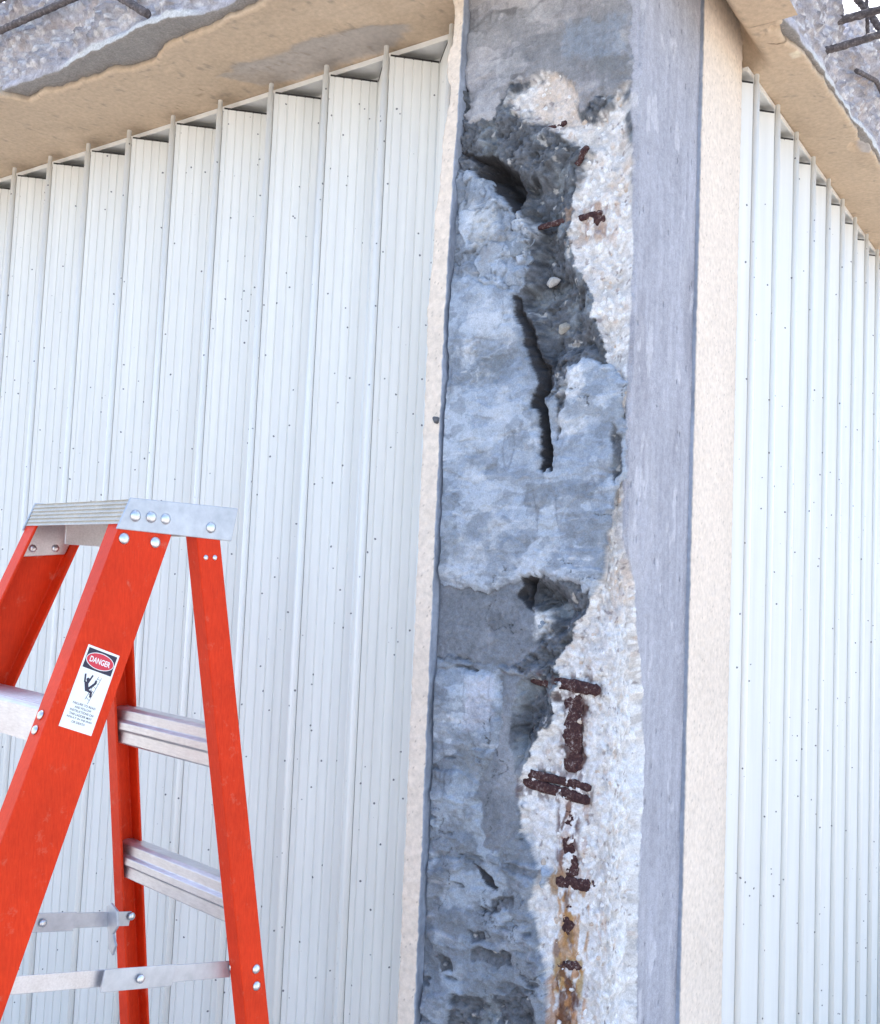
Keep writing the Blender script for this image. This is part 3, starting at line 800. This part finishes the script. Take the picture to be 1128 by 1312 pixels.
def rag_l(PX, PY, B, CL_):
    wgt = sstep(-.385, -.41, PX)
    nar = .024 * sstep(2.1, 2.65, B) + .005 * fbm(B * 14, B * 0, 4, 85) * sstep(1.9, 2.2, B) + .0010 * fbm(B * 60, B * 0, 3, 86)
    PX = PX + wgt * nar
    cut = sstep(-.39, -.376, PX) * .0010 * fbm(B * 45, B * 0 + 2, 3, 87)
    return PX + cut + .012 * sstep(-.392, -.378, PX) * sstep(2.1, 2.65, B), PY
me = strip('stucco_edge', [(-.412, .12, 0), (-.412, -.070, 0), (-.3765, -.070, 1), (-.3765, -.046, 1)], stc, 88, rag_l)
o = oncol(link('stucco_edge', me, M['stucco'])); o['label'] = 'cream stucco strip with ragged edge'
def rag_r(PX, PY, B, CL_):
    cut = sstep(.230, .2135, PY) * .0006 * fbm(B * 40, B * 0 + 5, 3, 89)
    return PX, PY + cut
me = strip('stucco_side', [(-.034, .2135, 1), (-.0204, .2135, 0), (-.0204, .432, 0), (-.14, .432, 0)], stc, 90, rag_r)
o = oncol(link('stucco_side', me, M['stucco'])); o['label'] = 'smooth cream stucco flank'

# ties and bars bedded in the break
rng = random.Random(11)
def bar(name, u0, z0, u1, z1, r, lift, flat=1.0, n=34, end_hook=0):
    bm = bmesh.new(); rings = []
    ymean = float(np.median([surf(u0 + (u1 - u0) * q / 20, z0 + (z1 - z0) * q / 20)[1] for q in range(8, 21)]))
    for i in range(n + 1):
        f = i / n; u = u0 + (u1 - u0) * f; z = z0 + (z1 - z0) * f
        y = ymean + lift + .0015 * math.sin(f * 9 + u0 * 50)
        rr = r * (1 + .07 * math.sin(i * .45 + u0 * 90) + .05 * math.sin(i * 1.1 + z0 * 40) + rng.uniform(-.03, .03)) * (.5 if i in (0, n) else .8 if i in (1, n - 1) else 1)
        d = Vector((u1 - u0, 0, z1 - z0)).normalized(); a = Vector((-d.z, 0, d.x)); b = Vector((0, -1, 0))
        c0 = Vector((X0 + u, y, z))
        rings.append([c0 + a * math.cos(q * .6283) * rr * (1 + rng.uniform(-.06, .06)) + b * math.sin(q * .6283) * rr * flat * (1 + rng.uniform(-.18, .18)) for q in range(10)])
    loft(bm, rings)
    return oncol(obj_bm(name, bm, M['rust'], None, smooth=True))
bar('stirrup', .168, 2.414, .214, 2.420, .0050, .001, .6)
bar('stirrup', .165, 2.246, .285, 2.252, .0055, .001, .6)
bar('stirrup', .262, 2.243, .288, 2.246, .0130, .002, .35, 8)
bar('stirrup', .180, 1.487, .308, 1.477, .0100, -.0065, .36)
bar('stirrup', .170, 1.333, .296, 1.324, .0072, -.0015, .36)
bar('stirrup', .172, 1.318, .294, 1.304, .0090, -.0012, .36)
bar('stirrup', .238, 1.170, .306, 1.174, .0095, .0005, .36)
bar('stirrup', .246, 1.040, .290, 1.052, .0080, .0005, .5)
bar('rebar', .257, 1.470, .2595, 1.343, .0165, .0018, .35, 40)
bar('rebar', .256, 1.300, .262, 1.180, .0130, .0052, .35, 40)
bar('rebar', .259, 1.160, .266, 1.052, .0125, .0050, .35, 40)
bar('tie_wire', .238, 2.338, .257, 2.368, .0055, .0)

# loose lumps of mortar and single stones
def lump(name, x, y, z, rx, ry, rz, seed, colr, mt='concrete', sub=3):
    bm = bmesh.new(); bmesh.ops.create_icosphere(bm, subdivisions=sub, radius=1)
    R_ = random.Random(seed); ofs = Vector((R_.uniform(0, 50), R_.uniform(0, 50), R_.uniform(0, 50)))
    from mathutils import noise as mn
    for v in bm.verts:
        p = v.co.copy()
        d = 1 + .30 * mn.noise(p * 1.3 + ofs) + .12 * mn.noise(p * 3.5 + ofs) + .05 * mn.noise(p * 9 + ofs)
        # a few flat cleavage planes
        v.co = p * d
    for q in range(9):
        nrm = Vector((R_.uniform(-1, 1), R_.uniform(-1, .2), R_.uniform(-1, 1))).normalized()
        for v in bm.verts:
            ex = v.co.dot(nrm) - .62
            if ex > 0: v.co -= nrm * ex * .95
    for v in bm.verts:
        v.co = Vector((v.co.x * rx, v.co.y * ry, v.co.z * rz))
    o = obj_bm(name, bm, M[mt], None, smooth=True)
    me = o.data
    at = me.color_attributes.new('Col', 'FLOAT_COLOR', 'POINT')
    cc = []
    for v in me.vertices:
        q = 1 + .25 * mn.noise(v.co * 90 + ofs)
        cc += [colr[0] * q, colr[1] * q, colr[2] * q, 1]
    at.data.foreach_set('color', cc)
    o.location = (x, y, z)
    o.rotation_euler = (0, R_.uniform(-.5, .5), 0)
    return o
MC = (.24, .28, .335)
for i, (u, z, r, dy) in enumerate(((.056, 2.334, .026, .000), (.125, 2.222, .034, -.002), (.085, 2.145, .016, -.002),
                                   (.153, 2.19, .013, -.004), (.147, 2.236, .011, -.002), (.197, 1.575, .013, -.004), (.128, 1.19, .015, .001), (.165, 1.085, .022, -.004))):
    oncol(lump('mortar_lump', X0 + u, FY - .002 - dy, z, r, r * .40, r * .80, 300 + i, MC))
oncol(lump('mortar_crumb', X0 - .008, FY - .022, 1.92, .008, .008, .009, 401, (.14, .14, .15)))
oncol(lump('stone', X0 + .209, FY + .028, 2.073, .011, .008, .011, 402, (.42, .40, .36)))
oncol(lump('stone', X0 + .188, FY + .024, 2.155, .013, .009, .010, 403, (.55, .54, .53)))
R_ = random.Random(77); cnt = 0
proto = [lump('stone', 0, 0, -5 - q, 1, 1, 1, 500 + q, cc, sub=2) for q, cc in enumerate(((.80, .79, .78), (.70, .68, .66), (.60, .50, .42), (.86, .85, .85)))]
pm_ = [p.data for p in proto]
for p in proto: bpy.data.objects.remove(p)
ai, aj = np.nonzero((cls == 1) & (aggm > .9) & (Z > .88) & (U < LF - .004))
for q in range(150):
    kx = R_.randrange(len(ai)); p = P[ai[kx], aj[kx]]
    r = R_.choice((.003, .004, .005, .006, .0075))
    o = link('stone', R_.choice(pm_), None); o.scale = (r, r * .6, r * R_.uniform(.7, 1)); o.location = Vector(p) + Vector((0, .001, 0))
    o.rotation_euler = (R_.uniform(-.4, .4), R_.uniform(0, 6.28), R_.uniform(-.3, .3)); oncol(o)

# ------------------------------------------------------------------ accordion shutters
def blade_mesh(L_, z0, z1, st):
    """fluted blade: long axis +x from 0 to L_, thin in y"""
    bm = bmesh.new(); prof = [(st, -.0013)]
    n = 6
    for i in range(1, n):
        x = L_ * i / n
        prof += [(x - .0016, -.0013), (x - .0006, .0005), (x + .0006, .0005), (x + .0016, -.0013)]
    prof += [(L_ - .004, -.0013), (L_ - .004, .0013), (st, .0013)]
    loft(bm, [[(x, y, z0) for x, y in prof], [(x, y, z1) for x, y in prof]])
    bmesh.ops.recalc_face_normals(bm, faces=bm.faces[:])
    me = bpy.data.meshes.new('blade'); bm.to_mesh(me); bm.free(); me.materials.append(M['shutter']); return me
def rod_mesh(r, z0, z1, zp, rp):
    bm = bmesh.new(); ring = lambda q, z: [(q * math.cos(a * math.pi / 7), q * math.sin(a * math.pi / 7), z) for a in range(14)]
    rs = [ring(r, z0), ring(r, z1)]
    if zp: rs += [ring(rp, z1 + .0005), ring(rp, zp - .001), ring(rp * .8, zp)]
    loft(bm, rs)
    bmesh.ops.recalc_face_normals(bm, faces=bm.faces[:])
    me = bpy.data.meshes.new('hinge_rod'); bm.to_mesh(me); bm.free(); me.materials.append(M['shutter'])
    me.polygons.foreach_set('use_smooth', [len(p.vertices) == 4 for p in me.polygons]); return me
PIN = ZC + 1.062; BT = ZC + 1.041
def shutter(name, label, origin, rz, pitch, n, lead, first, mirror, L_track0, L_track1, ya):
    """local frame: +x along the wall away from the column, +y into the building (mirror flips y)"""
    root = empty(name, origin, rz); tag(root, label, 'shutter', None)
    my = -1 if mirror else 1
    d = pitch / 2; L_ = math.hypot(d, d)
    bls = {-1: blade_mesh(L_, .03, BT, .0074), 1: blade_mesh(L_, .03, BT, .004)}; rd = rod_mesh(.0068, .03, BT - .001, PIN, .0052)
    bm = bmesh.new(); box(bm, .009, L_ - .003, -.0022, .0022, BT, BT + .0035); sl = bpy.data.meshes.new('gap_shade_strip'); bm.to_mesh(sl); bm.free(); sl.materials.append(M['gap_shade']); rb = rod_mesh(.0045, .03, BT - .002, None, 0)  # dark strip added on the blade top to stand for the shaded gap
    R2 = random.Random(len(label))
    for i in range(n):
        x = first + i * pitch
        o = link('hinge_rod', rd, None, root); o.location = (x, 0, 0)
        for s in (-1, 1):
            if s == 1 and i == n - 1: continue
            o = link('blade', bls[s], None, root); o.location = (x, 0, R2.uniform(-.0015, .0015))
            o.rotation_euler = (0, 0, math.atan2(my * d, s * d) + R2.uniform(-.008, .008))
            link('gap_shade_strip', sl, None, o)
        o = link('back_hinge', rb, None, root); o.location = (x - d, my * d, 0)
    bm = bmesh.new()
    yb = .16
    # track: underside plate, front lip, little return
    def bx(a, b, c, e, z0, z1):
        y0, y1 = (c, e) if my > 0 else (-e, -c)
        box(bm, a, b, y0, y1, z0, z1)
    bx(L_track0, L_track1, ya, ya + .004, SOF - .012, SOF - .0015)
    bx(L_track0, L_track1, ya + .0042, yb, SOF - .0095, SOF - .0017)
    bx(L_track0, L_track1, ya + .055, ya + .058, SOF - .022, SOF - .0097)
    obj_bm('track', bm, M['track'], root)
    bm = bmesh.new(); bx(L_track0, L_track1, -.012, .12, .002, .018); obj_bm('floor_track', bm, M['track'], root)
    return root
shutter('accordion_shutter', 'white folded accordion storm shutter on the wall behind the orange ladder', (0, 0, 0), math.pi, .155, 16, 0, .437, True, .42, 3.0, .034)
shutter('accordion_shutter', 'white accordion storm shutter receding beyond the cream right flank of the column', (0, 0, 0), math.pi / 2, .1496, 20, 0, .462, False, .434, 3.6, .009)

# ------------------------------------------------------------------ step ladder
TH = ZC + .09043
lad = empty('stepladder', (-.4052, -.7060, 0), 1.40372)
tag(lad, 'orange fibreglass stepladder with aluminium cap and danger sticker', 'ladder')
D, WD, MF, SP, MR, SPR = .1584, .2557, .3649, .0739, .1502, .0594
O1, WFR, O2, WRR = .0028, .076, .0955, .0362
def FR(d, wd, z, far=False):                # point on the front pair of rails; z below the cap top
    return (d + MF * z, (WD - wd - SP * z) if far else (wd + SP * z), TH + z)
def RR(d, wd, z, far=False):
    return (d - MR * z, (WD - wd - SPR * z) if far else (wd + SPR * z), TH + z)
def channel(fn, d0, web, fl, t, zt, zb, far, name):
    sec = [(d0, 0), (d0 + web, 0), (d0 + web, fl), (d0 + web - t, fl), (d0 + web - t, t), (d0 + t, t), (d0 + t, fl), (d0, fl)]
    bm = bmesh.new()
    zz = [zt, zt * .5 + zb * .5, zb]
    loft(bm, [[fn(a, b, z, far) for a, b in sec] for z in zz], caps=True)
    return obj_bm(name, bm, M['orange'], lad, bevel=.0016, seg=2)
ZB = -TH + .012
rails = {}
for far in (False, True):
    rails['f', far] = channel(FR, O1, WFR, .030, .0042, -.006, ZB, far, 'front_rail')
    rails['r', far] = channel(RR, O2, WRR, .027, .0040, -.030, ZB, far, 'rear_rail')
    for kind, fn, d0, web, fl in (('f', FR, O1, WFR, .030), ('r', RR, O2, WRR, .027)):
        bm = bmesh.new()
        c = [fn(d0 - .004, -.004, ZB + .05, far), fn(d0 + web + .004, -.004, ZB + .05, far), fn(d0 + web + .004, fl + .002, ZB + .05, far), fn(d0 - .004, fl + .002, ZB + .05, far)]
        b = [(p[0], p[1], 0.0) for p in [fn(d0 - .004, -.004, ZB, far), fn(d0 + web + .004, -.004, ZB, far), fn(d0 + web + .004, fl + .002, ZB, far), fn(d0 - .004, fl + .002, ZB, far)]]
        hexa(bm, b + c)
        obj_bm('foot_pad', bm, M['ink'], rails[kind, far], bevel=.002)

# rivets
bmr = bmesh.new(); bmesh.ops.create_uvsphere(bmr, u_segments=16, v_segments=10, radius=1)
for v in list(bmr.verts):
    if v.co.z < -.05: v.co.z = -.05
bmesh.ops.recalc_face_normals(bmr, faces=bmr.faces[:])
rv = bpy.data.meshes.new('rivet'); bmr.to_mesh(rv); bmr.free(); rv.materials.append(M['rivet'])
rv.polygons.foreach_set('use_smooth', [True] * len(rv.polygons))
def rivet(p, nrm, r, parent, name='rivet'):
    o = link(name, rv, None, parent); o.location = p; o.scale = (r, r, r * .55)
    o.rotation_euler = Vector(nrm).to_track_quat('Z', 'Y').to_euler(); return o
NN = Vector((0, -1, SP)).normalized()       # outward from the near front web
NF = Vector((-1, 0, MF)).normalized()

# top cap: tread plate, fluted front lip, rear lip
bm = bmesh.new()
HF = .031
prof = [(0.000, 0.0)]
nfl = 6
lip = []
for i in range(nfl):                        # flutes on the sloping front lip, from the top edge down
    za = -HF * i / nfl; zb = -HF * (i + 1) / nfl
    lip += [(MF * za, za), (MF * za + .0024, za - HF / nfl * .18), (MF * zb + .0024, zb + HF / nfl * .18)]
lip += [(-MF * HF, -HF)]
sec = [(D, 0.0)] + [(a, z) for a, z in lip] + [(-MF * HF + .005, -HF), (.006, -.005), (D - .006, -.005), (D - .010, -.036), (D - .006, -.036)]
loft(bm, [[(a, wv, TH + z) for a, z in sec] for wv in (-.001, WD + .001)])
cap = obj_bm('top_cap', bm, M['alu_old'], lad)
# end plates
plates = []
for far in (False, True):
    bm = bmesh.new()
    out = -.0045 if not far else WD + .0015
    pl = [(0.002, .0025), (D + .004, .0025), (D - .004, -.0425), (-.0142, -.0375)]
    loft(bm, [[(a, y, TH + z) for a, z in pl] for y in (out, out + .003)])
    pt = obj_bm('end_plate', bm, M['zinc'], cap, bevel=.0012)
    plates.append(pt)
y = -.0045
for a, z, r in ((.0102, -.0197, .0075), (.0322, -.0194, .0075), (.0527, -.0203, .0072), (.1207, -.0264, .0075)):
    rivet((a, y, TH + z), (0, -1, 0), r, cap)
for a, z, r in ((.0150, -.0487, .0073), (.0589, -.0509, .0073)):
    rivet(FR(a, 0, z), NN, r, rails['f', False])
for a, z in ((.106, -.066), (.120, -.0655)):
    rivet(RR(a, 0, z), (0, -1, .06), .0036, rails['r', False])
for a, z in ((.102, -.6125), (.119, -.6035), (.117, -.625)):
    if a > .105: rivet(RR(a, 0, z), (0, -1, .06), .0062, rails['r', False])
# gusset inside the far front rail with two bolts
bm = bmesh.new()
g = [FR(O1 + .004, .0065, -.025, True), FR(O1 + .072, .0065, -.022, True), FR(O1 + .070, .0065, -.068, True), FR(O1 + .006, .0065, -.075, True)]
loft(bm, [g, [(p[0], p[1] - .003, p[2]) for p in g]])
gus = obj_bm('gusset', bm, M['alu'], rails['f', True], bevel=.0008)
for a, z in ((O1 + .02, -.062), (O1 + .052, -.060)):
    p = FR(a, .0098, z, True); rivet(p, (0, -1, 0), .0055, gus, 'bolt')
bm = bmesh.new()
box(bm, .02, .10, WD - .06, WD - .056, TH - .055, TH - .006)
obj_bm('cap_bracket', bm, M['alu'], cap, bevel=.0008)

# steps with ribbed treads
for i in range(5):
    z = -.252 - .305 * i
    bm = bmesh.new()
    ya, yb = SP * z + .0045, WD - SP * z - .0045
    d0 = O1 + MF * z + .0055; dp = .066
    sec = [(d0, z - .042), (d0 - .0, z - .003), (d0 + .003, z)]
    for q in range(8):
        x0 = d0 + .005 + (dp - .010) * q / 8; x1 = x0 + (dp - .010) / 8
        sec += [(x0, z), (x0 + .002, z + .0016), (x1 - .002, z + .0016), (x1, z)]
    sec += [(d0 + dp, z - .002), (d0 + dp, z - .022), (d0 + dp - .0025, z - .022), (d0 + dp - .0025, z - .004), (d0 + .0025, z - .004), (d0 + .0025, z - .042)]
    loft(bm, [[(a, yy, TH + zz) for a, zz in sec] for yy in (ya, yb)])
    st = obj_bm('step', bm, M['alu'], lad)
    for far in (False, True):
        for q in (0, 1):
            p = FR(O1 - .0005, .0175, z - .006 - .0165 * q, far)
            rivet(p, NF, .0058, rails['f', far])
# rear horizontals: folded aluminium with a rib
for z in (-.318, -.523, -.84, -1.15, -1.46):
    bm = bmesh.new()
    d0 = O2 - MR * z + .016
    ya, yb = SPR * z + .004, WD - SPR * z - .004
    hh = .0275
    sec = [(d0 - .001, hh), (d0 - .006, hh - .004), (d0 - .006, .010), (d0 - .011, .006), (d0 - .011, -.004), (d0 - .006, -.008), (d0 - .006, -hh + .003),
           (d0 - .001, -hh), (d0 + .018, -hh), (d0 + .018, -hh + .003), (d0 + .001, -hh + .003), (d0 + .001, hh - .003), (d0 + .018, hh - .003), (d0 + .018, hh)]
    loft(bm, [[(a, yy, TH + z + q - .10 * (yy - WD / 2) * 0) for a, q in sec] for yy in (ya, yb)])
    obj_bm('rear_brace', bm, M['alu'], lad, bevel=.0008)
# spreaders
def strap(p0, p1, hgt, t, mt, name, parent, bend=0.0, rib=True):
    p0, p1 = Vector(p0), Vector(p1); d = (p1 - p0); L_ = d.length; d.normalize()
    n = Vector((0, 0, 1)).cross(d).normalized(); u = d.cross(n)
    bm = bmesh.new(); rings = []
    for i in range(7):
        c = p0.lerp(p1, i / 6) + n * bend * math.sin(math.pi * i / 6)
        e = 1
        rings.append([c + u * hgt / 2 * e + n * t, c + u * hgt * .22 + n * t * 2.2, c - u * hgt * .22 + n * t * 2.2, c - u * hgt / 2 * e + n * t,
                      c - u * hgt / 2 * e - n * t * .2, c + u * hgt / 2 * e - n * t * .2])
    loft(bm, rings)
    return obj_bm(name, bm, M[mt], parent, bevel=.0006)
SPZ = {'near': (-.545, -.620), 'far': (-.545, -.620)}
for far in (False, True):
    root_y = .034 if not far else None
    a = Vector(FR(O1 + WFR * .5, .036, -.548, far)); b = Vector(RR(O2 + .004, .034, -.607, far))
    mid = a.lerp(b, .52)
    s1 = strap(a, a.lerp(b, .60), .020, .0012, 'alu', 'spreader_arm', lad, .001)
    s2 = strap(a.lerp(b, .48) + Vector((0, -.005, 0)), b + Vector((0, -.005, 0)), .021, .0014, 'zinc', 'spreader_arm', lad)
    pl_ = strap(a.lerp(b, .46) + Vector((0, -.010, 0)), a.lerp(b, .74) + Vector((0, -.010, 0)), .026, .0013, 'zinc', 'hinge_plate', s2)
    rivet(a.lerp(b, .60) + Vector((0, -.0135, 0)), (0, -1, 0), .0055, s2)
    for e, pr in ((a, rails['f', far]), (b, rails['r', far])):
        rivet(e + Vector((0, -.008, .004)), (0, -1, 0), .0060, s2)
# hook bracket on the far rear rail
b = Vector(RR(O2 - .002, .030, -.625, True))
bm = bmesh.new()
hk = [(-.012, .026), (.004, .032), (.014, .026), (.012, .006), (.006, -.006), (.004, -.024), (-.008, -.030), (-.014, -.016), (-.006, -.004), (-.016, .008)]
loft(bm, [[(b.x + q, b.y - .020 + p * 1.15, b.z + .012 + z * 1.15) for p, z in hk] for q in (-.034, -.030)])
obj_bm('lock_hook', bm, M['zinc'], rails['r', True], bevel=.0008)
# rivets of near spreader seen on the outside of the front web
rivet(FR(O1 + WFR * .30, 0, -.560), NN, .0068, rails['f', False])

# danger sticker on the near front rail --------------------------------------
ar = Vector((MF, SP, 1)).normalized()                 # up along the rail
br_ = (Vector((1, 0, 0)) - ar * ar.x).normalized()    # across the web
nn = br_.cross(ar).normalized()                       # out of the web
if nn.y > 0: nn = -nn
ctr = Vector(FR(.0423, 0, -.2300))
LWI, LHI = .0432, .0985
def stk(a, b, lift): return ctr + br_ * a + ar * b + nn * lift
def patch(name, polys, lift, th, mt, parent):
    bm = bmesh.new()
    for poly in polys:
        loft(bm, [[stk(a, b, lift) for a, b in poly], [stk(a, b, lift + th) for a, b in poly]])
    return obj_bm(name, bm, M[mt], parent)
def rect(x0, x1, y0, y1): return [(x0, y0), (x1, y0), (x1, y1), (x0, y1)]
lab = patch('warning_label', [rect(-LWI / 2, LWI / 2, -LHI / 2, LHI / 2)], .0003, .0003, 'paper', lad)
lab['label'] = 'white danger sticker with falling figure'
patch('header', [rect(-.0193, .0193, .0225, .0465)], .0006, .0001, 'ink', lab)
ell = lambda cx, cy, rx, ry, n=40: [(cx + rx * math.cos(2 * math.pi * i / n), cy + ry * math.sin(2 * math.pi * i / n)) for i in range(n)]
patch('oval_rim', [ell(0, .0345, .0187, .0098)], .0007, .0001, 'paper', lab)
patch('oval', [ell(0, .0345, .0179, .0090)], .0008, .0001, 'red', lab)
# falling figure and ladder
def limb(p, r):
    out = []
    for (x0, y0), (x1, y1) in zip(p, p[1:]):
        dx, dy = x1 - x0, y1 - y0; l = math.hypot(dx, dy); nx, ny = -dy / l * r, dx / l * r
        ex, ey = dx / l * r * .6, dy / l * r * .6
        out.append([(x0 - ex + nx, y0 - ey + ny), (x0 - ex - nx, y0 - ey - ny), (x1 + ex - nx, y1 + ey - ny), (x1 + ex + nx, y1 + ey + ny)])
    return out
fig = [ell(-.0068, .0105, .0021, .0023, 14)]
fig += limb([(-.0120, .0155), (-.0100, .0075), (-.0050, .0035)], .0011)
fig += limb([(-.0028, .0165), (-.0055, .0065)], .0010)
fig += limb([(-.0075, .0065), (-.0040, -.0010)], .0024)
fig += limb([(-.0035, -.0005), (.0005, .0045), (.0035, .0085), (.0038, .0115)], .0014)
fig += limb([(-.0030, -.0015), (.0025, -.0025), (.0032, -.0075)], .0014)
k_ = .00002
for i, q in enumerate(fig):
    pass
pf = bpy.data.objects
bmx = bmesh.new()
for i, poly in enumerate(fig):
    loft(bmx, [[stk(a, b, .0006) for a, b in poly], [stk(a, b, .0007 + i * .000006) for a, b in poly]])
obj_bm('falling_figure', bmx, M['ink'], lab)
bmx = bmesh.new()
ldr = limb([(.0090, .0170), (.0030, -.0160)], .00028) + limb([(.0050, .0175), (-.0020, -.0120)], .00028)
for i in range(6):
    f = i / 5.5
    ldr += limb([(.0046 - .0066 * f, .0150 - .0270 * f), (.0086 - .0052 * f, .0140 - .0285 * f)], .00022)
for i, poly in enumerate(ldr):
    loft(bmx, [[stk(a, b, .0006) for a, b in poly], [stk(a, b, .00065 + i * .000006) for a, b in poly]])
obj_bm('ladder_symbol', bmx, M['ink'], lab)
def lettering(txt, cy, h, lift, mt, cx=0.0, wmax=None, off=0.0):
    cu = bpy.data.curves.new('lettering', 'FONT'); cu.body = txt; cu.size = 1.0; cu.align_x = 'CENTER'; cu.align_y = 'CENTER'; cu.offset = off
    ob = bpy.data.objects.new('lettering', cu); COL.objects.link(ob)
    bpy.context.view_layer.update()
    me = bpy.data.meshes.new_from_object(ob.evaluated_get(bpy.context.evaluated_depsgraph_get()))
    bpy.data.objects.remove(ob)
    xs_ = [v.co.x for v in me.vertices]; ys_ = [v.co.y for v in me.vertices]
    sy = h / (max(ys_) - min(ys_)); sx = sy
    if wmax: sx = wmax / (max(xs_) - min(xs_))
    mx = (max(xs_) + min(xs_)) / 2; my_ = (max(ys_) + min(ys_)) / 2
    for v in me.vertices:
        v.co = stk(cx + (v.co.x - mx) * sx, cy + (v.co.y - my_) * sy, lift)
    me.materials.clear()
    return link('lettering', me, M[mt], lab)
lettering('DANGER', .0345, .0068, .00096, 'paper', 0, .0275, .02)
for i, (t_, wd_) in enumerate((('FAILURE TO READ', .030), ('AND FOLLOW', .022), ('INSTRUCTIONS ON', .031), ('THIS LADDER MAY', .030), ('RESULT IN INJURIES', .033), ('OR DEATH', .017))):
    lettering(t_, -.0190 - .0042 * i, .0026, .00068, 'ink', 0.0, wd_, .015)
lettering('MP1-207', -.0450, .0016, .00068, 'ink', .0105, .0085) if False else None

bpy.context.view_layer.update()
